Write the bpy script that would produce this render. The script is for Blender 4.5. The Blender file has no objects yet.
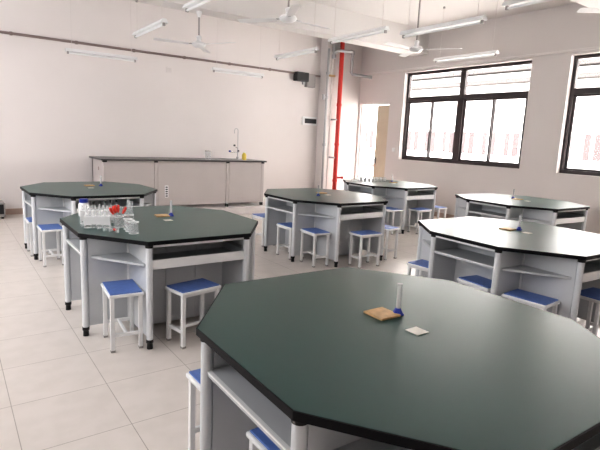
import bpy, bmesh, math, random
from mathutils import Vector, Matrix
random.seed(7)
C = bpy.context.scene.collection
PI = math.pi

# ------------------------------------------------------------------ materials
def mat(name, col, rough=0.5, metal=0.0, spec=0.5, var=0.0, vscale=6.0, bump=0.0, bscale=60.0, coat=0.0):
    m = bpy.data.materials.new(name); m.use_nodes = True
    nt = m.node_tree; b = nt.nodes['Principled BSDF']
    b.inputs['Base Color'].default_value = (*col, 1)
    b.inputs['Roughness'].default_value = rough
    b.inputs['Metallic'].default_value = metal
    b.inputs['Specular IOR Level'].default_value = spec
    b.inputs['Coat Weight'].default_value = coat
    tc = nt.nodes.new('ShaderNodeTexCoord')
    if var > 0:
        n = nt.nodes.new('ShaderNodeTexNoise'); n.inputs['Scale'].default_value = vscale
        n.inputs['Detail'].default_value = 4
        nt.links.new(tc.outputs['Object'], n.inputs['Vector'])
        r = nt.nodes.new('ShaderNodeValToRGB')
        r.color_ramp.elements[0].position = 0.3; r.color_ramp.elements[1].position = 0.7
        r.color_ramp.elements[0].color = (*[c * (1 - var) for c in col], 1)
        r.color_ramp.elements[1].color = (*[min(1, c * (1 + var)) for c in col], 1)
        nt.links.new(n.outputs['Fac'], r.inputs['Fac']); nt.links.new(r.outputs['Color'], b.inputs['Base Color'])
    if bump > 0:
        n2 = nt.nodes.new('ShaderNodeTexNoise'); n2.inputs['Scale'].default_value = bscale
        nt.links.new(tc.outputs['Object'], n2.inputs['Vector'])
        bp = nt.nodes.new('ShaderNodeBump'); bp.inputs['Strength'].default_value = bump; bp.inputs['Distance'].default_value = 0.002
        nt.links.new(n2.outputs['Fac'], bp.inputs['Height']); nt.links.new(bp.outputs['Normal'], b.inputs['Normal'])
    return m

def clear_mat(name, col, fac, rough=0.08):
    m = bpy.data.materials.new(name); m.use_nodes = True
    nt = m.node_tree; b = nt.nodes['Principled BSDF']
    b.inputs['Base Color'].default_value = (*col, 1); b.inputs['Roughness'].default_value = rough
    t = nt.nodes.new('ShaderNodeBsdfTransparent'); mx = nt.nodes.new('ShaderNodeMixShader')
    mx.inputs[0].default_value = fac
    nt.links.new(t.outputs[0], mx.inputs[1]); nt.links.new(b.outputs[0], mx.inputs[2])
    nt.links.new(mx.outputs[0], nt.nodes['Material Output'].inputs['Surface'])
    return m

M = {}
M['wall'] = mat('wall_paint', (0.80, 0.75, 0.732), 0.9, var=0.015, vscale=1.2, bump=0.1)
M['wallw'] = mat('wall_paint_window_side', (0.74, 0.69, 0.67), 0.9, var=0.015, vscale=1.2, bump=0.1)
M['ceil'] = mat('ceiling_paint', (0.74, 0.71, 0.695), 0.9, var=0.01, vscale=1.0)
M['trim'] = mat('skirting_tile', (0.50, 0.38, 0.32), 0.4, var=0.08, vscale=3)
M['dais'] = mat('dais_paint', (0.74, 0.70, 0.69), 0.6, var=0.04, vscale=3)
M['top'] = mat('green_laminate', (0.012, 0.064, 0.054), 0.335, spec=0.62, var=0.015, vscale=40)
M['edge'] = mat('black_edge', (0.004, 0.004, 0.006), 0.55, spec=0.25)
M['panel'] = mat('grey_panel', (0.60, 0.615, 0.635), 0.5, var=0.02, vscale=3)
M['shelf'] = mat('grey_shelf', (0.52, 0.53, 0.55), 0.45)
M['white'] = mat('white_powder_coat', (0.86, 0.86, 0.86), 0.4)
M['leg'] = mat('pale_grey_leg_coat', (0.72, 0.735, 0.755), 0.4)
M['foot'] = mat('black_plastic', (0.006, 0.006, 0.007), 0.5)
M['blue'] = mat('blue_seat_pad', (0.12, 0.21, 0.52), 0.45, var=0.08, vscale=40)
M['bluep'] = mat('blue_plastic', (0.008, 0.03, 0.30), 0.35)
M['wood'] = mat('pale_wood', (0.58, 0.38, 0.19), 0.55, var=0.22, vscale=25)
M['tile'] = mat('white_ceramic', (0.78, 0.75, 0.68), 0.35)
M['metal'] = mat('grey_metal', (0.42, 0.42, 0.43), 0.38, metal=0.7)
M['chrome'] = mat('chrome', (0.7, 0.7, 0.7), 0.2, metal=1)
M['red'] = mat('red_paint', (0.62, 0.035, 0.025), 0.4)
M['redrub'] = mat('red_rubber', (0.72, 0.05, 0.03), 0.4)
M['brown'] = mat('brown_conduit', (0.26, 0.20, 0.185), 0.6)
M['brass'] = mat('brass', (0.45, 0.30, 0.14), 0.4, metal=0.6)
M['frame'] = mat('dark_window_frame', (0.045, 0.032, 0.033), 0.4)
M['black'] = mat('black_box', (0.02, 0.02, 0.022), 0.5)
M['greyb'] = mat('grey_box', (0.36, 0.34, 0.33), 0.5)
M['podtop'] = mat('podium_top', (0.09, 0.085, 0.085), 0.35)
M['podpan'] = mat('podium_panel', (0.53, 0.485, 0.47), 0.6, var=0.02, vscale=3)
M['beige'] = mat('beige_door', (0.60, 0.52, 0.40), 0.6, var=0.03)
M['yellow'] = mat('yellow_liquid', (0.75, 0.58, 0.10), 0.3)
M['glass'] = clear_mat('clear_glass', (0.92, 0.94, 0.94), 0.16)
M['acryl'] = clear_mat('clear_acrylic', (0.9, 0.9, 0.9), 0.42)
M['milky'] = mat('milky_plastic', (0.86, 0.86, 0.86), 0.35)
M['pane'] = clear_mat('window_pane', (1, 1, 1), 0.03, 0.02)
M['cream'] = mat('cream_facade', (0.86, 0.84, 0.82), 0.9, var=0.02)
M['pink'] = mat('pink_facade_panel', (0.056, 0.045, 0.045), 0.8, spec=0.0)
M['greyf'] = mat('grey_ledge', (0.056, 0.052, 0.050), 0.9, spec=0.0)
M['ground'] = mat('concrete_ground', (0.6, 0.58, 0.55), 0.9, var=0.05)

def floor_mat():
    m = bpy.data.materials.new('beige_floor_tiles'); m.use_nodes = True
    nt = m.node_tree; b = nt.nodes['Principled BSDF']
    tc = nt.nodes.new('ShaderNodeTexCoord'); mp = nt.nodes.new('ShaderNodeMapping')
    mp.inputs['Location'].default_value = (-0.205, -0.4, 0)
    br = nt.nodes.new('ShaderNodeTexBrick'); br.offset = 0; br.squash = 1
    br.inputs['Scale'].default_value = 1; br.inputs['Brick Width'].default_value = 0.5; br.inputs['Row Height'].default_value = 0.5
    br.inputs['Mortar Size'].default_value = 0.0022; br.inputs['Mortar Smooth'].default_value = 0.2; br.inputs['Bias'].default_value = 0
    br.inputs['Color1'].default_value = (0.77, 0.71, 0.665, 1); br.inputs['Color2'].default_value = (0.755, 0.695, 0.65, 1)
    br.inputs['Mortar'].default_value = (0.42, 0.37, 0.33, 1)
    nt.links.new(tc.outputs['Object'], mp.inputs['Vector']); nt.links.new(mp.outputs[0], br.inputs['Vector'])
    n = nt.nodes.new('ShaderNodeTexNoise'); n.inputs['Scale'].default_value = 7; n.inputs['Detail'].default_value = 6
    nt.links.new(tc.outputs['Object'], n.inputs['Vector'])
    r = nt.nodes.new('ShaderNodeValToRGB'); r.color_ramp.elements[0].color = (0.94, 0.94, 0.93, 1); r.color_ramp.elements[1].color = (1, 1, 1, 1)
    r.color_ramp.elements[0].position = 0.35; r.color_ramp.elements[1].position = 0.6
    nt.links.new(n.outputs['Fac'], r.inputs['Fac'])
    mx = nt.nodes.new('ShaderNodeMix'); mx.data_type = 'RGBA'; mx.blend_type = 'MULTIPLY'; mx.inputs[0].default_value = 1
    nt.links.new(br.outputs['Color'], mx.inputs[6]); nt.links.new(r.outputs['Color'], mx.inputs[7])
    nt.links.new(mx.outputs[2], b.inputs['Base Color'])
    b.inputs['Roughness'].default_value = 0.28; b.inputs['Specular IOR Level'].default_value = 0.5
    return m
M['floor'] = floor_mat()

# ------------------------------------------------------------------ mesh helpers
class MB:
    def __init__(s): s.bm = bmesh.new()
    def box(s, x0, x1, y0, y1, z0, z1, mtx=None, mi=0):
        vs = [s.bm.verts.new((x, y, z)) for z in (z0, z1) for y in (y0, y1) for x in (x0, x1)]
        for f in ((0, 2, 3, 1), (4, 5, 7, 6), (0, 1, 5, 4), (2, 6, 7, 3), (0, 4, 6, 2), (1, 3, 7, 5)):
            fc = s.bm.faces.new([vs[i] for i in f]); fc.material_index = mi
        if mtx is not None: bmesh.ops.transform(s.bm, matrix=mtx, verts=vs)
        return s
    def prism(s, pts, z0, z1, mi=0, top_mi=None):
        a = [s.bm.verts.new((p[0], p[1], z0)) for p in pts]; b = [s.bm.verts.new((p[0], p[1], z1)) for p in pts]
        s.bm.faces.new(a[::-1]).material_index = mi
        s.bm.faces.new(b).material_index = mi if top_mi is None else top_mi
        n = len(pts)
        for i in range(n): s.bm.faces.new((a[i], a[(i + 1) % n], b[(i + 1) % n], b[i])).material_index = mi
        return s
    def ring(s, outer, inner, z0, z1):
        n = len(outer); L = []
        for pts, z in ((outer, z0), (outer, z1), (inner, z1), (inner, z0)): L.append([s.bm.verts.new((p[0], p[1], z)) for p in pts])
        for k in range(4):
            a, b = L[k], L[(k + 1) % 4]
            for i in range(n): s.bm.faces.new((a[i], a[(i + 1) % n], b[(i + 1) % n], b[i]))
        return s
    def lathe(s, prof, x=0, y=0, n=20, closed=False, mtx=None):
        rings = []; al = []
        for r, z in prof:
            if r < 1e-6: rings.append([s.bm.verts.new((x, y, z))])
            else: rings.append([s.bm.verts.new((x + r * math.cos(2 * PI * k / n), y + r * math.sin(2 * PI * k / n), z)) for k in range(n)])
            al += rings[-1]
        for a, b in zip(rings, rings[1:]):
            for k in range(n):
                k2 = (k + 1) % n
                if len(a) == 1 and len(b) == 1: continue
                if len(a) == 1: s.bm.faces.new((a[0], b[k2], b[k]))
                elif len(b) == 1: s.bm.faces.new((a[k], a[k2], b[0]))
                else: s.bm.faces.new((a[k], a[k2], b[k2], b[k]))
        if mtx is not None: bmesh.ops.transform(s.bm, matrix=mtx, verts=al)
        return s
    def cyl(s, x, y, z0, z1, r, n=20, r2=None, mtx=None):
        r2 = r if r2 is None else r2
        return s.lathe([(0, z0), (r, z0), (r2, z1), (0, z1)], x, y, n, mtx=mtx)
    def tube(s, pts, r, n=10):
        pts = [Vector(p) for p in pts]; rings = []
        for i, p in enumerate(pts):
            d = (pts[min(i + 1, len(pts) - 1)] - pts[max(i - 1, 0)]).normalized()
            up = Vector((0, 0, 1)) if abs(d.z) < 0.9 else Vector((1, 0, 0))
            if i == 0: a = d.cross(up).normalized()
            else: a = (a - d * a.dot(d)).normalized()
            b = d.cross(a)
            rings.append([s.bm.verts.new(p + r * (math.cos(2 * PI * k / n) * a + math.sin(2 * PI * k / n) * b)) for k in range(n)])
        for A, B in zip(rings, rings[1:]):
            for k in range(n): s.bm.faces.new((A[k], A[(k + 1) % n], B[(k + 1) % n], B[k]))
        s.bm.faces.new(rings[0][::-1]); s.bm.faces.new(rings[-1])
        return s
    def build(s, name, m, parent=None, bevel=0, smooth=False, loc=None, seg=2):
        bmesh.ops.recalc_face_normals(s.bm, faces=s.bm.faces)
        me = bpy.data.meshes.new(name); s.bm.to_mesh(me); s.bm.free()
        for mm in (m if isinstance(m, (list, tuple)) else [m]): me.materials.append(mm)
        o = bpy.data.objects.new(name, me); C.objects.link(o)
        if smooth:
            me.polygons.foreach_set('use_smooth', [True] * len(me.polygons))
            try: me.set_sharp_from_angle(angle=math.radians(40))
            except Exception: pass
        if bevel:
            md = o.modifiers.new('bevel', 'BEVEL'); md.width = bevel; md.segments = seg; md.limit_method = 'ANGLE'; md.angle_limit = math.radians(40)
        if parent: o.parent = parent
        if loc: o.location = loc
        return o

def tag(o, label=None, cat=None, group=None, kind=None):
    if label: o['label'] = label
    if cat: o['category'] = cat
    if group: o['group'] = group
    if kind: o['kind'] = kind
    return o
def empty(name, loc=(0, 0, 0), rz=0, label=None, cat=None, group=None, kind=None):
    o = bpy.data.objects.new(name, None); o.empty_display_size = 0.1; C.objects.link(o)
    o.location = loc; o.rotation_euler = (0, 0, rz)
    return tag(o, label, cat, group, kind)
def kids(o): return [c for c in bpy.data.objects if c.parent == o]
def copy_tree(o, parent=None):
    c = o.copy(); C.objects.link(c)
    if parent: c.parent = parent
    for ch in kids(o): copy_tree(ch, c)
    return c
def struct(mb, name, m, parent=None, **k):
    o = mb.build(name, m, parent, **k)
    if parent is None: o['kind'] = 'structure'
    return o

# ------------------------------------------------------------------ room shell
X0, X1, Y0, Y1, H = -1.6, 8.5, -2.4, 9.75, 3.88
T = 0.24
struct(MB().box(X0, X1, Y0, Y1, -0.1, 0), 'floor', M['floor'])
struct(MB().box(X0 - T, X1 + T, Y0 - T, Y1 + T, H, H + 0.15), 'ceiling', M['ceil'])
struct(MB().box(X0 - T, X1 + T, Y1, Y1 + T, -0.1, H), 'wall_front', M['wall'])
struct(MB().box(X0 - T, X0, Y0, Y1, -0.1, H), 'wall_left', M['wall'])
struct(MB().box(X0 - T, X1 + T, Y0 - T, Y0, -0.1, H), 'wall_back', M['wall'])
ops = [(1.40, 4.36, 1.13, 3.07), (5.04, 8.02, 1.15, 3.07), (8.44, 9.44, 0.0, 2.43)]
wb = MB(); yy = Y0
for (a, b, z0, z1) in ops:
    wb.box(X1, X1 + T, yy, a, -0.1, H)
    if z0 > 0: wb.box(X1, X1 + T, a, b, -0.1, z0)
    else: wb.box(X1, X1 + T, a, b, -0.1, 0.0)
    wb.box(X1, X1 + T, a, b, z1, H); yy = b
wb.box(X1, X1 + T, yy, Y1, -0.1, H)
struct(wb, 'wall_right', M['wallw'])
struct(MB().box(7.42, X1, 9.5, Y1, 0, H), 'trim_1', M['wall'])                   # corner pilaster
struct(MB().box(X0, X1, 7.42, 7.78, 3.40, H), 'trim_2', M['ceil'])               # ceiling beams
struct(MB().box(X0, X1, 3.12, 3.50, 3.40, H), 'trim_3', M['ceil'])
struct(MB().box(X0, X1, -1.2, -0.82, 3.40, H), 'trim_4', M['ceil'])
struct(MB().box(X0, 1.4, Y1 - 0.012, Y1, 0, 0.10).box(5.95, 7.42, Y1 - 0.012, Y1, 0, 0.10).box(7.42, X1, 9.488, 9.5, 0, .10), 'baseboard_front', M['trim'])
struct(MB().box(X1 - 0.012, X1, Y0, 8.44, 0, 0.10), 'baseboard_right', M['trim'])
struct(MB().box(X0, X0 + 0.012, Y0, Y1, 0, 0.10), 'baseboard_left', M['trim'])
struct(MB().box(1.4, 5.95, 8.42, Y1, 0, 0.14), 'trim_5', M['dais'], bevel=0.006)  # teaching dais

# windows
def window(name, ya, yb, z0, z1):
    w = empty(name, (X1 + 0.10, ya, z0), kind='structure')
    W, Hh = yb - ya, z1 - z0; fw = 0.06
    tr = 2.495 - z0                                      # transom height
    mid = W / 2
    fr = MB()
    fr.box(0, .07, 0, W, 0, fw).box(0, .07, 0, W, Hh - fw, Hh).box(0, .07, 0, fw, fw, Hh - fw).box(0, .07, W - fw, W, fw, Hh - fw)
    fr.build('window_frame', M['frame'], w, bevel=.004)
    MB().box(-.005, .075, mid - .06, mid + .06, fw, Hh - fw).build('mullion', M['frame'], w, bevel=.004)
    MB().box(-.003, .073, fw, mid - .06, tr - .05, tr + .05).box(-.003, .073, mid + .06, W - fw, tr - .05, tr + .05).build('transom', M['frame'], w, bevel=.004)
    for a, b in ((fw, mid - .06), (mid + .06, W - fw)):
        c = (a + b) / 2
        for (p, q, dx) in ((a, c + .025, 0.0), (c - .025, b, .032)):
            s = MB(); e = .038
            s.box(dx + .004, dx + .032, p, p + e, fw, tr - .05).box(dx + .004, dx + .032, q - e, q, fw, tr - .05)
            s.box(dx + .004, dx + .032, p + e, q - e, fw, fw + e).box(dx + .004, dx + .032, p + e, q - e, tr - .05 - e, tr - .05)
            so = s.build('sash', M['frame'], w)
            MB().box(dx + .016, dx + .020, p + e, q - e, fw + e, tr - .05 - e).build('pane', M['pane'], so)
        MB().box(.03, .034, a, b, tr + .05, Hh - fw).build('pane', M['pane'], w)
    return w
window('window_1', 5.04, 8.02, 1.15, 3.07)
window('window_2', 1.40, 4.36, 1.13, 3.07)

# doorway with one closed beige leaf
d = empty('door_1', (X1 + .05, 8.44, 0), kind='structure')
MB().box(0, .12, .97, 1.0, 0, 2.43).box(0, .12, 0, .03, 0, 2.43).box(0, .12, .03, .97, 2.40, 2.43).build('door_frame', M['white'], d, bevel=.004)
lf = MB().box(.03, .07, .03, .47, .01, 2.39).build('door_leaf', M['beige'], d, bevel=.004)
MB().box(-.01, .03, .40, .44, 1.0, 1.14).tube([(.0, .42, 1.1), (-.03, .42, 1.1), (-.03, .34, 1.1)], .008).build('door_handle', M['metal'], lf)
MB().box(.03, .07, .905, .93, 0, 2.39).build('door_post', M['greyb'], d)

# ------------------------------------------------------------------ wall fittings
o = MB().tube([(X0, Y1 - .03, 3.0), (7.40, Y1 - .03, 3.0)], .022).build('wall_conduit', M['brown'], smooth=True)
tag(o, 'long thin brown conduit running along the upper front wall', 'conduit')
for x in range(-1, 8, 1):
    MB().box(x - .02, x + .02, Y1 - .035, Y1, 2.972, 3.028).build('pipe_clip', M['brown'], o)
o = MB().box(X1 - .035, X1, 1.0, 9.40, 3.115, 3.15).build('cable_trunking', M['wall'], bevel=.004)
tag(o, 'white cable trunking along the window wall above both windows', 'trunking')

t = empty('red_pipe', (7.72, 9.33, 0), label='red vertical fire pipe in the corner of the front wall', cat='pipe')
MB().cyl(0, 0, 0, H, .052).build('pipe', M['red'], t, smooth=True)
for z in (.55, 1.42, 2.35):
    MB().lathe([(.05, z - .03), (.062, z - .03), (.062, z + .03), (.05, z + .03)], n=20).build('coupling', M['red'], t, smooth=True)
MB().tube([(0, 0, .62), (.05, -.02, .62), (.16, -.05, .62)], .022).build('branch', M['red'], t, smooth=True)
MB().tube([(.16, -.05, .62), (.20, -.06, .62)], .03).build('cap', M['red'], t, smooth=True)
for z in (1.1, 2.0):
    MB().box(-.10, -.05, -.015, .17, z - .02, z + .02).build('bracket', M['metal'], t)

t = empty('drain_pipe', (7.40, 9.42, 0), label='grey vertical drain pipe at the edge of the corner pilaster', cat='pipe')
MB().cyl(0, 0, 0, 3.60, .028).build('pipe', M['metal'], t, smooth=True)
for z in (1.4, 2.5, 3.05): MB().lathe([(.028, z - .03), (.04, z - .03), (.04, z + .03), (.028, z + .03)]).build('coupling', M['metal'], t, smooth=True)
MB().tube([(0, 0, 2.5), (-.10, -.01, 2.5)], .022).tube([(-.10, -.01, 2.44), (-.10, -.01, 2.56)], .03).build('valve', M['metal'], t, smooth=True)
t = MB().tube([(7.57, 9.46, 0), (7.57, 9.46, H - .01)], .018).build('water_pipe', M['wall'], smooth=True)
tag(t, 'thin white vertical pipe between grey and red pipes', 'pipe')
t = empty('vent_pipe', (0, 0, 0), label='silver bent pipe crossing the red pipe top and turning toward the door', cat='pipe')
MB().tube([(7.46, 9.30, 3.50), (7.50, 9.18, 3.54), (7.86, 9.16, 3.56), (7.90, 9.16, 3.53), (7.90, 9.17, 3.10), (7.92, 9.15, 3.06), (8.30, 8.95, 3.02)], .035, 12).build('pipe', M['metal'], t, smooth=True)
MB().tube([(7.86, 9.16, 3.56), (7.90, 9.16, 3.56), (7.905, 9.16, 3.50)], .048, 12).build('elbow', M['metal'], t, smooth=True)
MB().tube([(7.46, 9.30, 3.88), (7.46, 9.30, 3.42)], .035, 12).build('riser', M['metal'], t, smooth=True)
MB().tube([(7.46, 9.30, 3.46), (7.46, 9.30, 3.38)], .052, 12).build('flange', M['metal'], t, smooth=True)
MB().tube([(8.28, 8.96, 3.02), (8.34, 8.93, 3.02)], .045, 12).build('end_cap', M['metal'], t, smooth=True)
t = empty('junction_box', (7.52, 9.38, 3.55), label='small grey metal junction box beside the red pipe under the beam', cat='box')
MB().box(-.02, .12, -.06, .05, 0, .24).build('housing', M['metal'], t, bevel=.006)
MB().box(0, .10, -.066, -.06, .02, .22).build('cover', M['greyb'], t)
t = empty('brass_valve', (7.52, 9.40, 3.0), label='small brass valve at the right end of the brown conduit', cat='valve')
MB().tube([(-.1, 0, 0), (.08, 0, 0)], .025).build('valve_body', M['brass'], t, smooth=True)
MB().tube([(0, 0, 0), (0, -.05, .0)], .012).tube([(-.05, -.05, 0), (.05, -.05, 0)], .01).build('handle', M['brass'], t, smooth=True)

t = empty('wall_speaker', (6.82, Y1, 2.925), label='black box mounted high on the front wall at the conduit', cat='wall box')
MB().box(-.17, .17, -.16, 0, -.10, .10).build('housing', M['black'], t, bevel=.012)
MB().box(-.14, .14, -.166, -.16, -.07, .07).build('grille', M['foot'], t)
MB().box(.08, .14, -.05, 0, -.16, -.10).build('bracket', M['metal'], t)
t = empty('control_box', (7.10, Y1, 2.86), label='grey upright metal box on wall right of the black box', cat='wall box')
MB().box(-.125, .125, -.10, 0, -.145, .145).build('housing', M['greyb'], t, bevel=.008)
MB().box(-.105, .105, -.106, -.10, -.125, .125).build('door', M['greyb'], t)
t = empty('display_panel', (7.165, Y1, 1.94), label='small white wall panel with a dark rectangular screen, left of the corner pipes', cat='panel')
MB().box(-.215, .215, -.03, 0, -.10, .10).build('housing', M['white'], t, bevel=.008)
MB().box(-.15, .19, -.034, -.03, -.055, .055).build('screen', M['black'], t)
t = empty('wall_plate', (3.69, Y1, 2.73), label='small square white blank plate high on the front wall', cat='wall plate')
MB().box(-.06, .06, -.012, 0, -.055, .055).build('plate', M['wall'], t, bevel=.004)
MB().box(-.043, .043, -.015, -.012, -.038, .038).build('cover', M['trim'] if False else M['wallw'], t, bevel=.002)
t = empty('light_switch', (X1, 8.20, 1.36), label='white light switch on the wall between doorway and window', cat='switch')
MB().box(-.012, 0, -.045, .045, -.045, .045).build('plate', M['white'], t, bevel=.004)
MB().box(-.017, -.012, -.025, .025, -.03, .03).build('rocker', M['white'], t, bevel=.002)

t = empty('floor_box', (0.60, 9.45, 0), label='grey and black box on the floor against front wall at left edge', cat='box')
MB().box(-.22, .14, -.16, .16, .03, .27).build('housing', M['greyb'], t, bevel=.015)
MB().box(-.20, .12, -.165, -.16, .08, .24).box(.14, .145, -.13, .13, .10, .25).build('grille', M['black'], t)
for sx in (-.18, .10):
    for sy in (-.12, .12): MB().cyl(sx, sy, 0, .035, .02).build('foot', M['foot'], t)

# ------------------------------------------------------------------ podium (teacher's bench)
PD = empty('demonstration_bench', (2.12, 8.60, 0.14), label='long grey teacher demonstration bench with dark top on the dais', cat='bench')
PW, PDp, PH = 3.12, 0.76, 0.90
bt = MB().box(-.04, PW + .04, -.04, PDp + .04, PH - .028, PH).build('worktop', M['podtop'], PD, bevel=.004)
for (a, b) in ((.06, .86), (.93, 2.27), (2.34, 3.06)):
    MB().box(a, b, .0, .018, .07, PH - .03).build('front_panel', M['podpan'], PD, bevel=.002)
for x in (.03, .895, 2.305, 3.09):
    lg = MB().box(x - .03, x + .03, -.006, .05, .06, PH - .03).build('post', M['podpan'], PD, bevel=.006)
    MB().box(x - .026, x + .026, -.002, .046, 0, .06).build('foot', M['foot'], lg)
    MB().box(x - .032, x + .032, -.01, .052, PH - .055, PH - .028).build('cap', M['foot'], lg)
for x in (0, PW - .018):
    sp = MB().box(x, x + .018, .05, PDp, .07, PH - .03).build('side_panel', M['podpan'], PD)
    if x == 0:
        MB().tube([(-.002, .30, .72), (.003, .30, .72)], .035, 14).build('cable_hole', M['brown'], sp)
for x in (.03, 3.09):
    lg = MB().box(x - .03, x + .03, PDp - .05, PDp, .06, PH - .03).build('post', M['podpan'], PD)
    MB().box(x - .026, x + .026, PDp - .046, PDp - .004, 0, .06).build('foot', M['foot'], lg)
so = MB().box(1.05, 1.115, -.012, 0.0, .22, .435).build('socket_strip', M['white'], PD, bevel=.003)
for k in range(5): MB().box(1.062, 1.103, -.0135, -.012, .236 + k * .04, .258 + k * .04).build('socket', M['black'], so)
sk = MB().ring([(2.5, .2), (2.86, .2), (2.86, .56), (2.5, .56)], [(2.53, .23), (2.83, .23), (2.83, .53), (2.53, .53)], PH, PH + .006).build('sink_rim', M['metal'], PD)

bz = 0.14 + PH
def beaker(x, y, z, r, h, label, group=None, content=None, name='beaker'):
    b = MB().lathe([(0, 0), (r, 0), (r, h - .004), (r * 1.10, h), (r * 1.04, h), (r * .93, h - .008), (r * .93, .004), (0, .004)]).build(name, M['glass'], smooth=True, loc=(x, y, z))
    tag(b, label, 'beaker', group)
    MB().lathe([(r * .96, h - .005), (r * 1.12, h - .003), (r * 1.14, h + .001), (r * 1.0, h + .001), (r * .96, h - .005)]).build('rim', M['milky'], b, smooth=True)
    MB().ring([(r * 1.005 * math.cos(k * PI / 10), r * 1.005 * math.sin(k * PI / 10)) for k in range(20)], [(r * .85 * math.cos(k * PI / 10), r * .85 * math.sin(k * PI / 10)) for k in range(20)], .0, .004).build('base_ring', M['milky'], b)
    if content: MB().cyl(0, 0, .004, h * .5, r * .9).build('liquid', content, b, smooth=True)
    return b
beaker(4.13, 8.86, bz, .055, .15, 'glass jar standing alone on the teacher bench top')
MB().cyl(0, 0, .15, .165, .062).build('lid', M['brown'], bpy.data.objects['beaker'], smooth=True)
bpy.data.objects['beaker'].name = 'glass_jar'
t = empty('lab_faucet', (4.90, 9.10, bz), label='tall thin gooseneck lab faucet with dark blue taps on bench', cat='faucet')
MB().cyl(0, 0, 0, .05, .025).cyl(0, 0, .05, .22, .010).build('column', M['metal'], t, smooth=True)
MB().tube([(0, 0, .2), (0, 0, .58)] + [(-.04 + .04 * math.cos(a), 0, .58 + .04 * math.sin(a)) for a in (.5, 1., 1.57, 2.1, 2.6, 3.14)] + [(-.08, 0, .52)], .0055).build('spout', M['metal'], t, smooth=True)
MB().tube([(-.18, 0, .14), (.03, 0, .14)], .007).tube([(0, 0, .22), (-.06, 0, .26)], .010).build('arm', M['chrome'], t, smooth=True)
for (x, z) in ((-.18, .16), (-.075, .28), (.015, .17)): MB().lathe([(0, z - .02), (.022, z - .015), (.022, z + .015), (0, z + .02)], x, 0).build('tap', M['bluep'] if x < -.1 else M['black'], t, smooth=True)
t = empty('wash_bottle', (4.90, 8.82, bz), label='yellow bottle standing on the teacher bench beside the faucet', cat='bottle')
MB().lathe([(0, 0), (.042, 0), (.045, .02), (.045, .10), (.03, .13), (.015, .145), (0, .145)]).build('body', M['yellow'], t, smooth=True)
MB().cyl(0, 0, .145, .165, .018).build('cap', M['white'], t, smooth=True)

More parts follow.
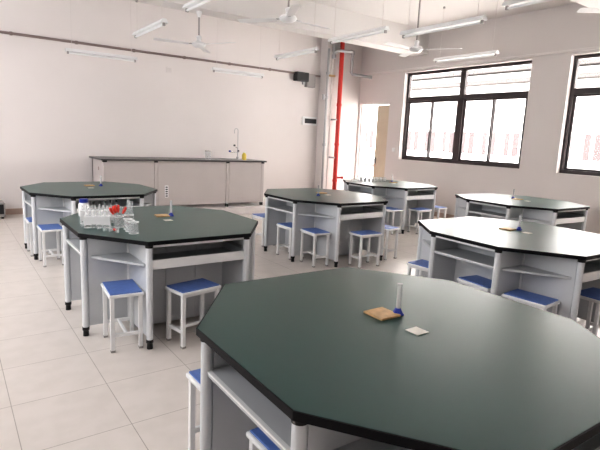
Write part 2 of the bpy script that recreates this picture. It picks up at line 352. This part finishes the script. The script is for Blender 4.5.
# ------------------------------------------------------------------ octagonal lab table
TW, TD, CU, CV, HT = 1.482, 1.616, 0.344, 0.472, 0.78
w, dd = TW / 2, TD / 2
OCT = [(-w, dd - CV), (-w, -dd + CV), (-w + CU, -dd), (w - CU, -dd), (w, -dd + CV), (w, dd - CV), (w - CU, dd), (-w + CU, dd)]
def inset(k, pts=OCT): return [(p[0] * (1 - k / math.hypot(*p)), p[1] * (1 - k / math.hypot(*p))) for p in pts]
def make_table():
    t = empty('octagonal_lab_table', cat='table', group='octagonal lab tables with black edged tops')
    top = MB().prism(inset(.006), HT - .026, HT).build('tabletop', M['top'], t)
    MB().ring(OCT, inset(.006), HT - .028, HT - .001).build('edge_band', M['edge'], top)
    PP = inset(.042)
    for p in PP:
        lg = MB().cyl(0, 0, .065, HT - .045, .023, 20).build('leg', M['leg'], t, smooth=True, loc=(p[0], p[1], 0))
        MB().lathe([(0, 0), (.021, 0), (.019, .042), (.025, .046), (.025, .07), (0, .07)]).build('foot', M['foot'], lg, smooth=True)
        MB().lathe([(0, HT - .056), (.026, HT - .050), (.028, HT - .028), (0, HT - .028)]).build('cap', M['foot'], lg, smooth=True)
    th = .009; zb, zt = .075, HT - .028
    ix, iy = abs(PP[2][0]), abs(PP[1][1]); ox, oy = abs(PP[1][0]), abs(PP[2][1])
    for sx in (-1, 1):
        for sy in (-1, 1):
            def bxs(x0, x1, y0, y1, z0, z1): return MB().box(min(x0, x1), max(x0, x1), min(y0, y1), max(y0, y1), z0, z1)
            bxs(sx * (ox - .024), sx * (ix + th), sy * (iy - th), sy * (iy + th), zb, zt).build('side_panel', M['panel'], t)
            bxs(sx * (ix - th), sx * (ix + th), sy * (oy - .024), sy * (iy - th), zb, zt).build('side_panel', M['panel'], t)
            # triangular corner shelf in the notch
            e = .012
            pts = [(sx * (ix + th), sy * (iy + th)), (sx * (ox - .05), sy * (iy + th)), (sx * (ox - .045), sy * (iy + th + .012)),
                   (sx * (ix + th + .012), sy * (oy - .045)), (sx * (ix + th), sy * (oy - .05))]
            MB().prism(pts, .588, .606).build('corner_shelf', M['shelf'], t, bevel=.002)
            bxs(sx * (ix + th), sx * (ix + th + .012), sy * (iy + th), sy * (iy + th + .012), zb, zt).build('corner_strip', M['white'], t)
    yb = oy - .37
    for sx in (-1, 1):          # shelf bays on the two x sides
        xb = sx * (ix + .001)
        MB().box(min(xb, xb + sx * .016), max(xb, xb + sx * .016), -iy + th, iy - th, zb - .025, zt).build('back_panel', M['panel'], t)
        x1 = sx * (ox + .004)
        MB().box(min(xb, x1), max(xb, x1), -iy + th, iy - th, .590, .610).build('shelf', M['shelf'], t, bevel=.002)
        MB().box(min(sx * (ox - .01), sx * (ox + .006)), max(sx * (ox - .01), sx * (ox + .006)), -iy + .02, iy - .02, .604, .612).build('shelf_edge', M['white'], t)
        MB().box(min(sx * (ox - .012), sx * (ox + .008)), max(sx * (ox - .012), sx * (ox + .008)), -iy + .02, iy - .02, HT - .050, HT - .029).build('top_rail', M['white'], t)
    for sy in (-1, 1):          # tray bays on the two y sides
        ybk = sy * yb; m = MB(); W = 2 * (ix - th); n = 3
        for k in range(n): m.box(-ix + th + k * W / n + .002, -ix + th + (k + 1) * W / n - .002, min(ybk, ybk - sy * .014), max(ybk, ybk - sy * .014), .05, zt)
        m.box(-ix + th, ix - th, min(ybk - sy * .02, ybk - sy * .014), max(ybk - sy * .02, ybk - sy * .014), .02, zt)
        m.build('back_panel', M['panel'], t)
        y1 = sy * oy
        def by(y0, y1, z0, z1, x0=-ix + th, x1=ix - th): return MB().box(x0, x1, min(y0, y1), max(y0, y1), z0, z1)
        tr = by(ybk, y1 - sy * .008, .578, .590).build('tray', M['shelf'], t)
        by(y1 - sy * .008, y1 + sy * .008, .572, .640).build('tray_rail', M['white'], tr, bevel=.003)
        for s2 in (-1, 1):
            MB().box(min(s2 * (ix - th), s2 * (ix - .03)), max(s2 * (ix - th), s2 * (ix - .03)), min(ybk, y1 - sy * .01), max(ybk, y1 - sy * .01), .655, .672).build('runner', M['metal'], tr)
        by(y1 - sy * .01, y1 + sy * .008, HT - .050, HT - .029, -ix + .02, ix - .02).build('top_rail', M['white'], t)
    return t
TABLES = {
 'G': (1.471, 1.318, -.020, 'largest octagonal lab table in the foreground with deep green top'),
 'A': (1.468, 4.032, .003, 'green octagonal lab table carrying the rack of glassware and red droppers'),
 'C': (1.470, 6.598, .030, 'leftmost octagonal lab table in the back, before the teacher bench'),
 'B': (4.139, 5.216, .010, 'octagonal lab table in the middle of the room with stools all around'),
 'D': (4.078, 2.365, -.046, 'octagonal lab table at right edge behind the foreground table, top glaring white'),
 'E': (6.703, 3.929, -.036, 'octagonal lab table below the windows at far right, no stool beside it visible'),
 'F': (6.617, 6.450, .019, 'octagonal lab table nearest the doorway with clear racks on its edge'),
}
proto = make_table()
for i, (k, (x, y, a, lab)) in enumerate(TABLES.items()):
    o = proto if i == 0 else copy_tree(proto)
    o.location = (x, y, 0); o.rotation_euler = (0, 0, a); o['label'] = lab

# ------------------------------------------------------------------ stools
def make_stool():
    t = empty('lab_stool', cat='stool', group='white framed lab stools with blue seats')
    hx, hy = .118, .170
    st = MB().box(-hx, hx, -hy, hy, .388, .412).build('seat_frame', M['white'], t, bevel=.008)
    MB().box(-hx + .012, hx - .012, -hy + .012, hy - .012, .410, .420).build('seat', M['blue'], t, bevel=.003)
    for sx in (-1, 1):
        for sy in (-1, 1):
            x, y = sx * (hx - .024), sy * (hy - .024)
            lg = MB().box(x - .0135, x + .0135, y - .0135, y + .0135, .012, .390).build('leg', M['white'], t, bevel=.003)
            MB().box(x - .0145, x + .0145, y - .0145, y + .0145, 0, .014).build('foot', M['greyb'], lg)
    for sy in (-1, 1):
        y = sy * (hy - .024)
        MB().box(-hx + .0375, hx - .0375, y - .009, y + .009, .105, .13).build('rail', M['white'], t, bevel=.002)
    MB().box(-.009, .009, -hy + .033, hy - .033, .107, .128).build('stretcher', M['white'], t, bevel=.002)
    for sx in (-1, 1):
        MB().box(sx * (hx - .024) - .006, sx * (hx - .024) + .006, -hy + .0375, hy - .0375, .372, .39).build('apron', M['white'], t)
    return t
R = math.radians
STOOLS = [
 (.962, 3.462, -5, 'blue-topped stool in corner notch of the table with glassware, under its triangular shelf'),
 (1.42, 3.272, -79, 'blue-topped stool pulled out before the tray of the glassware table, partly behind the foreground tabletop'),
 (.905, 6.02, 0, 'blue-topped stool in corner notch of the leftmost back table'),
 (.852, 6.58, 0, 'blue-topped stool in side bay of the leftmost back table, seen between two legs'),
 (.965, 1.865, 0, 'blue-topped stool behind left leg of the foreground table'),
 (.975, 1.31, 0, 'blue-topped stool in the shelf bay of the foreground table, cut by bottom edge'),
 (3.56, 5.13, 0, 'blue-topped stool in left shelf bay of the middle table'),
 (3.62, 4.69, -5, 'blue-topped stool in front corner notch of the middle table'),
 (4.14, 4.35, 88, 'blue-topped stool before the tray bay of the middle table'),
 (4.685, 4.58, 2, 'stool with glaring pale seat at right corner of the middle table'),
 (3.64, 5.93, 0, 'stool at back left corner of the middle table, mostly hidden behind it'),
 (6.11, 5.84, 0, 'blue-topped stool in corner notch of the table nearest the doorway'),
 (6.61, 5.64, 90, 'blue-topped stool before the tray bay of the table nearest the doorway'),
 (7.16, 5.76, 0, 'stool at right corner of the table nearest the doorway, mostly hidden'),
 (3.585, 2.90, 4, 'blue-topped stool in far left notch of the right foreground white-glaring table'),
 (3.55, 2.31, -8, 'dark blue stool in shelf bay of the white-glaring table at right'),
 (3.526, 1.875, 4, 'dark blue stool under triangular shelf of the white-glaring table at right'),
 (4.10, 1.66, 88, 'dark blue stool at right photo edge, before tray bay of the white-glaring table'),
]
sp = make_stool()
for i, (x, y, a, lab) in enumerate(STOOLS):
    o = sp if i == 0 else copy_tree(sp)
    o.location = (x, y, 0); o.rotation_euler = (0, 0, R(a)); o['label'] = lab

# ------------------------------------------------------------------ table-top kits: cylinder with blue base, wooden board, white tile
def make_cylinder():
    t = empty('measuring_cylinder', cat='cylinder', group='clear measuring cylinders with blue bases')
    MB().lathe([(0, 0), (.026, 0), (.027, .006), (.020, .012), (.015, .022), (.012, .03), (0, .03)], n=6).build('base', M['bluep'], t, smooth=False)
    MB().lathe([(0, .012), (.0105, .012), (.0100, .134), (.0130, .138), (.0115, .138), (.0080, .134), (.0085, .02), (0, .02)], n=20).build('tube', M['acryl'], t, smooth=True)
    return t
def make_board():
    t = MB().box(-.056, .056, -.056, .056, 0, .010).build('wooden_board', M['wood'], bevel=.002)
    tag(t, cat='board', group='small square wooden boards'); return t
def make_tile():
    t = MB().box(-.033, .033, -.033, .033, 0, .003).build('white_tile', M['tile'], bevel=.001)
    tag(t, cat='tile', group='small white square tiles'); return t
place = {'G': 'the foreground table', 'A': 'the table with glassware', 'C': 'the leftmost back table', 'B': 'the middle table',
         'D': 'the white-glaring table at right', 'E': 'the table below the windows at far right', 'F': 'the table nearest the doorway'}
KIT = {'G': ((1.549, 1.396), (1.484, 1.426, 0), (1.474, 1.221, 0)), 'A': ((1.604, 4.194), (1.53, 4.215, -6), (1.50, 3.99, 0)),
       'C': ((1.643, 6.799), (1.51, 6.85, 0), (1.47, 6.585, 0)), 'B': ((3.975, 5.13), (4.22, 5.37, 5), (4.17, 5.17, 0)),
       'D': ((4.218, 2.432), (4.13, 2.49, 4), (4.14, 2.31, 0)), 'E': ((6.818, 4.084), (6.77, 3.98, 0), (6.72, 3.8, 0)),
       'F': ((6.891, 6.624), (6.80, 6.50, 0), (6.66, 6.36, 0))}
pc, pb, pt = make_cylinder(), make_board(), make_tile()
for i, (k, (c, b, l)) in enumerate(KIT.items()):
    o = pc if i == 0 else copy_tree(pc); o.location = (*c, HT); o['label'] = 'clear measuring cylinder with blue base on ' + place[k]
    o = pb if i == 0 else copy_tree(pb); o.location = (b[0], b[1], HT); o.rotation_euler = (0, 0, R(b[2])); o['label'] = 'small square wooden board on ' + place[k]
    o = pt if i == 0 else copy_tree(pt); o.location = (l[0], l[1], HT); o.rotation_euler = (0, 0, .0); o['label'] = 'small white square tile on ' + place[k]

# ------------------------------------------------------------------ glassware on table A
Z0 = HT
t = empty('reagent_bottle', (.928, 4.43, Z0), label='white plastic bottle with blue screw cap behind the tube racks', cat='bottle')
MB().lathe([(0, 0), (.040, 0), (.043, .006), (.043, .098), (.036, .112), (.030, .118), (0, .118)], n=24).build('body', M['milky'], t, smooth=True)
MB().cyl(0, 0, .116, .148, .034).build('cap', M['bluep'], t, smooth=True)
def rack(x, y, rz, n, label, mt, L=.24, h=.075, tube_group=None, tube_label=None, tall=.13, name='tube_rack', solid=False):
    t = empty(name, (x, y, Z0), rz, label, 'rack')
    dp = .032
    MB().box(-L / 2, L / 2, -dp, dp, 0, .006).build('base', mt, t)
    for z in (h * .5, h): 
        pl = MB(); pitch = L / n; hole = .009
        # plate built as strips around square holes
        pl.box(-L / 2, L / 2, -dp, -hole, z, z + .005).box(-L / 2, L / 2, hole, dp, z, z + .005)
        for k in range(n + 1):
            xa = -L / 2 if k == 0 else -L / 2 + (k - .5) * pitch + hole
            xb = L / 2 if k == n else -L / 2 + (k + .5) * pitch - hole
            pl.box(xa, xb, -hole, hole, z, z + .005)
        pl.build('plate', mt, t)
    if solid:
        for sy in (-1, 1): MB().box(-L / 2, L / 2, sy * dp - .002, sy * dp + .002, .022, h).build('side_panel', mt, t)
    for s in (-1, 1): MB().box(s * L / 2 - .004, s * L / 2 + .004, -dp, dp, 0, h + .006).build('end_panel', mt, t)
    c, s_ = math.cos(rz), math.sin(rz)
    first = None
    for k in range(n):
        lx = -L / 2 + (k + .5) * L / n
        if first is None:
            r = .0075
            o = MB().lathe([(0, .007), (r * .6, .009), (r, .015), (r, tall - .003), (r * 1.25, tall), (r * 1.1, tall), (r * .85, tall - .005), (r * .85, .016), (0, .010)], n=12).build('test_tube', M['glass'], smooth=True)
            tag(o, tube_label, 'test tube', tube_group); first = o
        else: o = first.copy(); C.objects.link(o)
        o.location = (x + c * lx, y + s_ * lx, Z0)
    return t
rack(.905, 3.87, R(-20), 7, 'front white tube rack on the green tabletop, full of clear tubes', M['milky'], .18, .085, 'test tubes in the front rack', 'clear test tube standing in the front white rack', solid=True)
rack(.95, 4.07, R(-12), 8, 'middle white tube rack on the green tabletop, behind the front one', M['milky'], .24, .095, 'test tubes in the middle rack', 'clear test tube standing in the middle white rack', .14, solid=True)
rack(1.06, 4.27, R(0), 8, 'rear clear tube rack beside the blue capped bottle', M['acryl'], .25, .085, 'test tubes in the rear rack', 'clear test tube standing in the rear rack', .10)
fb = None
for k in range(5):
    if fb is None:
        fb = empty('dropper_bottle', label='small clear bottle with a black stopper behind the tube racks', cat='bottle', group='black stoppered bottles behind the racks')
        MB().lathe([(0, 0), (.019, 0), (.020, .005), (.020, .07), (.009, .085), (.009, .10), (0, .10)], n=16).build('body', M['glass'], fb, smooth=True)
        MB().cyl(0, 0, .098, .124, .011).build('stopper', M['foot'], fb, smooth=True); o = fb
    else: o = copy_tree(fb)
    o.location = (1.005 + k * .052, 4.42 + k * .02, Z0)
t = MB().lathe([(0, 0), (.045, 0), (.046, .008), (.014, .095), (.014, .14), (.017, .144), (.012, .14), (.012, .096), (.042, .01), (0, .006)]).build('conical_flask', M['glass'], smooth=True, loc=(1.28, 4.36, Z0))
tag(t, 'clear conical flask at the right end behind the tube racks', 'flask')
t = MB().lathe([(0, 0), (.018, 0), (.018, .15), (.021, .153), (.016, .15), (.016, .006), (0, .006)]).build('tall_glass_jar', M['glass'], smooth=True, loc=(1.23, 4.12, Z0))
tag(t, 'tall narrow clear glass jar right of the middle rack', 'jar')
beaker(1.045, 3.82, Z0, .036, .085, 'glass beaker holding the red bulb droppers', name='dropper_beaker')
fd = None
for k, (dx, dy, tx, ty, hh) in enumerate([(.018, .006, -.56, .0, 0), (.0, .018, -.16, -.10, 0), (-.010, -.012, .10, .16, 0), (-.018, .004, .52, -.05, 0), (.008, -.016, -.28, .30, 0)]):
    if fd is None:
        fd = empty('dropper', label='glass dropper with red rubber bulb standing in the beaker', cat='dropper', group='red bulb droppers in the beaker')
        MB().lathe([(0, 0), (.002, 0), (.0045, .03), (.0045, .12), (0, .12)], n=10).build('pipette', M['glass'], fd, smooth=True)
        MB().lathe([(0, .108), (.007, .11), (.008, .118), (.0105, .128), (.0115, .145), (.009, .163), (0, .169)], n=14).build('bulb', M['redrub'], fd, smooth=True); o = fd
    else: o = copy_tree(fd)
    o.location = (1.045 + dx, 3.82 + dy, Z0 + .006); o.rotation_euler = (-ty, tx * .9, 0)
t = empty('loose_dropper', (.975, 3.70, Z0 + .0105), label='red bulb dropper lying flat in front of the beakers', cat='dropper'); 
MB().lathe([(0, 0), (.002, 0), (.0045, .03), (.0045, .10), (0, .10)], n=10, mtx=Matrix.Rotation(R(90), 4, 'Y')).build('pipette', M['glass'], t, smooth=True)
MB().lathe([(0, -.045), (.008, -.04), (.0105, -.025), (.008, -.005), (0, .0)], n=14, mtx=Matrix.Rotation(R(90), 4, 'Y')).build('bulb', M['redrub'], t, smooth=True)
t.rotation_euler = (0, 0, R(100))
for (x, y, r, h, lab) in [(1.135, 3.86, .034, .085, 'glass beaker standing just right of the dropper beaker'),
        (1.085, 3.72, .030, .08, 'glass beaker between the dropper beaker and nearest beaker'),
        (1.075, 3.635, .032, .082, 'second nearest glass beaker to the table edge'),
        (1.075, 3.545, .034, .085, 'nearest and rightmost glass beaker on the green tabletop')]:
    beaker(x, y, Z0, r, h, lab)
fv = None
for k in range(7):
    x, y = .825 + k * .027, 3.98 - k * .056
    if y < 3.62: break
    if fv is None:
        fv = MB().lathe([(0, 0), (.016, 0), (.016, .032), (.018, .035), (.014, .033), (.014, .003), (0, .003)], n=14).build('small_glass_cup', M['glass'], smooth=True)
        tag(fv, 'small low clear glass cup in the row before the tube racks', 'cup', 'small glass cups before the racks'); o = fv
    else: o = fv.copy(); C.objects.link(o)
    o.location = (x - .01, y - .03, Z0)

# clear items on table F
t = empty('acrylic_rack', (6.62, 6.86, Z0), R(-8), 'low clear acrylic rack on back left of table nearest doorway', 'rack')
for z in (.005, .035, .065): MB().box(-.27, .27, -.04, .04, z, z + .006).build('plate', M['acryl'], t)
for k in range(7): MB().box(-.27 + k * .09 - .003, -.27 + k * .09 + .003, -.04, .04, 0, .071).build('divider', M['milky'], t)
t = empty('wire_stand', (6.15, 6.90, Z0), 0, 'thin bent wire arch standing at left end of table nearest doorway', 'stand')
MB().tube([(-.06, 0, 0), (-.06, 0, .06), (-.04, 0, .085), (0, 0, .095), (.10, 0, .095), (.14, 0, .085), (.16, 0, .06), (.16, 0, 0)], .005).build('arch', M['chrome'], t, smooth=True)
MB().box(-.07, .17, -.03, .03, 0, .006).build('base', M['acryl'], t)

# ------------------------------------------------------------------ hanging fluorescent lamps
def rod_top(y): return 3.40 if (7.42 < y < 7.78 or 3.12 < y < 3.50) else H
def lamp(x, y0, y1, z, along, label, group):
    """along='y': tube from y0 to y1 at x; along='x': tube from y0..y1 in x at y=x"""
    L = y1 - y0; c = (y0 + y1) / 2
    t = empty('fluorescent_lamp', (x, c, z) if along == 'y' else (c, x, z), 0 if along == 'y' else R(90), label, 'lamp', group)
    m = MB(); h = L / 2
    pr = [(-.05, .0), (-.022, .045), (.022, .045), (.05, .0), (.046, -.004), (-.046, -.004)]
    vs = [[m.bm.verts.new((p[0], s, p[1])) for p in pr] for s in (-h, h)]
    m.bm.faces.new(vs[0]); m.bm.faces.new(vs[1][::-1])
    for k in range(6): m.bm.faces.new((vs[0][k], vs[1][k], vs[1][(k + 1) % 6], vs[0][(k + 1) % 6]))
    m.build('reflector', M['white'], t)
    MB().tube([(0, -h + .03, -.025), (0, h - .03, -.025)], .013, 12).build('tube', M['milky'], t, smooth=True)
    for s in (-1, 1):
        MB().box(-.016, .016, s * (h - .03) - .012, s * (h - .03) + .012, -.042, .0).build('lamp_holder', M['greyb'], t)
        yw = c + s * h * .84
        zt = rod_top(yw if along == 'y' else x)
        rd = MB().tube([(0, s * h * .84, .04), (0, s * h * .84, zt - z)], .0028, 6).build('rod', M['wallw'], t, smooth=True)
        MB().cyl(0, s * h * .84, zt - z - .03, zt - z, .018).build('ceiling_cup', M['greyb'], rd, smooth=True)
    return t
g = 'white suspended fluorescent lamps'
lamp(2.42, 6.55, 7.78, 2.92, 'y', 'hanging fluorescent lamp left of the farthest ceiling fan', g)
lamp(2.42, 4.62, 5.85, 2.96, 'y', 'nearer hanging fluorescent lamp cut by top edge, at upper left', g)
lamp(5.03, 6.72, 7.95, 2.945, 'y', 'hanging fluorescent lamp just above the black wall box', g)
lamp(4.95, 5.06, 6.29, 3.01, 'y', 'hanging fluorescent lamp ending above the red pipe', g)
lamp(4.95, 3.55, 4.78, 2.90, 'y', 'largest hanging fluorescent lamp, before the fan near the windows', g)
lamp(7.22, 4.88, 6.12, 2.985, 'y', 'hanging fluorescent lamp just in front of the first window top', g)
lamp(4.80, 2.0, 3.22, 2.95, 'y', 'hanging fluorescent lamp touching the top edge above the windows', g)
lamp(8.87, 1.66, 2.78, 2.72, 'x', 'pale hanging fluorescent lamp close to front wall at left', g)
lamp(8.87, 4.20, 5.32, 2.72, 'x', 'pale hanging fluorescent lamp close to front wall above the bench', g)

# ------------------------------------------------------------------ ceiling fans
def fan(x, y, z, ztop, ang, label):
    t = empty('ceiling_fan', (x, y, z), 0, label, 'fan', 'three bladed white ceiling fans')
    MB().lathe([(0, -.045), (.06, -.04), (.105, -.015), (.115, .01), (.095, .035), (.04, .05), (.03, .08), (0, .08)]).build('motor', M['white'], t, smooth=True)
    MB().cyl(0, 0, .08, ztop - z, .013).build('rod', M['greyb'], t, smooth=True)
    MB().lathe([(0, .07), (.03, .075), (.042, .12), (.02, .14), (0, .14)]).build('lower_cup', M['white'], t, smooth=True)
    MB().lathe([(0, ztop - z - .09), (.02, ztop - z - .09), (.045, ztop - z - .02), (.045, ztop - z), (0, ztop - z)]).build('canopy', M['white'], t, smooth=True)
    for k in range(3):
        a = R(ang - 35.8 + 120 * k)
        mx = Matrix.Rotation(a, 4, 'Z') @ Matrix.Rotation(R(9), 4, 'X')
        m = MB(); pts = [(.16, -.045), (.45, -.062), (.68, -.06), (.70, -.045), (.70, .045), (.68, .06), (.45, .058), (.16, .04)]
        m.prism(pts, -.002, .002); bmesh.ops.transform(m.bm, matrix=mx, verts=m.bm.verts[:])
        bl = m.build('blade', M['white'], t)
        m = MB().box(.09, .22, -.016, .016, .002, .007); bmesh.ops.transform(m.bm, matrix=mx, verts=m.bm.verts[:])
        m.build('blade_arm', M['metal'], bl)
    return t
fan(3.37, 7.62, 2.90, 3.40, 210, 'farthest ceiling fan, hanging before the front wall at left')
fan(3.65, 5.52, 3.0, H, -80, 'middle ceiling fan with rod leaving the top edge')
fan(6.20, 5.66, 2.99, H, -22, 'ceiling fan hanging before the first window at right')
fan(6.15, 2.42, 3.0, H, 175, 'ceiling fan at upper right corner, only its blade tip visible')

# ------------------------------------------------------------------ outside
struct(MB().box(X1 + T, 40, -15, 35, -3.2, -3.0), 'trim_6', M['ground'])
bld = empty('school_building', (19, 12, -3), label='pale overexposed school building seen through the windows', cat='building')
MB().box(0, 6, -26, 20, 0, 16).build('facade', M['cream'], bld)
for z in (3.2, 7.1, 7.55, 12.5): MB().box(-.5, 0, -26, 20, z, z + .16).build('ledge', M['greyf'], bld)
for z0 in (4.2, 8.6):
    for k in range(22):
        y = -8.0 + k * 1.06
        f = MB().box(-.05, .0, y, y + .62, z0, z0 + .95).build('window', M['pink'], bld)
        MB().box(-.07, -.05, y + .25, y + .37, z0, z0 + .95).build('window_bar', M['cream'], f)
ev = MB().box(X1 + T, X1 + T + 1.9, -2, 13, 3.45, 3.60).build('eave_slab', M['cream'])  # out of view; extended outward to cut sky light falling beside the doorway
tag(ev, 'pale horizontal eave slab outside above the windows, deepened to cut sky light', 'eave')

# ------------------------------------------------------------------ light
W = bpy.data.worlds.new('world'); bpy.context.scene.world = W; W.use_nodes = True
nt = W.node_tree; bg = nt.nodes['Background']
bg.inputs['Color'].default_value = (1.0, 0.972, 0.968, 1); bg.inputs['Strength'].default_value = 12.5
def area(name, loc, rot, sx, sy, e, col=(1, 1, 1), portal=False):
    l = bpy.data.lights.new(name, 'AREA'); l.shape = 'RECTANGLE'; l.size = sx; l.size_y = sy; l.energy = e; l.color = col
    if portal: l.cycles.is_portal = True
    o = bpy.data.objects.new(name, l); C.objects.link(o); o.location = loc; o.rotation_euler = rot
    return o
for (a, b, z0, z1) in ops:
    area('window_portal', (X1 + .2, (a + b) / 2, (z0 + z1) / 2), (0, R(90), 0), z1 - z0, b - a, 1, portal=True)
area('side_fill', (X0 + .1, 5.2, 2.2), (0, R(-90), 0), 2.2, 7.5, 135, (0.97, 0.98, 1.0))  # added fill lamp along the left wall, which has no openings
area('rear_fill', (3.5, Y0 + .1, 2.2), (R(90), 0, 0), 9, 2.2, 16, (1.0, 0.98, 0.96))  # added weak fill lamp behind the camera; the back wall is solid
s = bpy.data.lights.new('sun', 'SUN'); s.energy = 22.0; s.angle = R(3); so_ = bpy.data.objects.new('sun', s); C.objects.link(so_)
so_.rotation_euler = Vector((-1, -.3, 1.2)).to_track_quat('Z', 'Y').to_euler()

# ------------------------------------------------------------------ camera
cd = bpy.data.cameras.new('camera'); cd.sensor_width = 36; cd.lens = 36 * 493.134 / 600; cd.clip_start = .05; cd.clip_end = 200
co = bpy.data.objects.new('camera', cd); C.objects.link(co)
mw = Matrix(((0.814689, 0.063509, -0.57641, 0), (-0.578168, 0.165665, -0.798922, 0), (0.044753, 0.984135, 0.171684, 1.507888), (0, 0, 0, 1)))
co.matrix_world = mw
bpy.context.scene.camera = co
vs = bpy.context.scene.view_settings
vs.view_transform = 'Standard'; vs.look = 'Medium High Contrast'; vs.exposure = 0.14; vs.gamma = 1.0
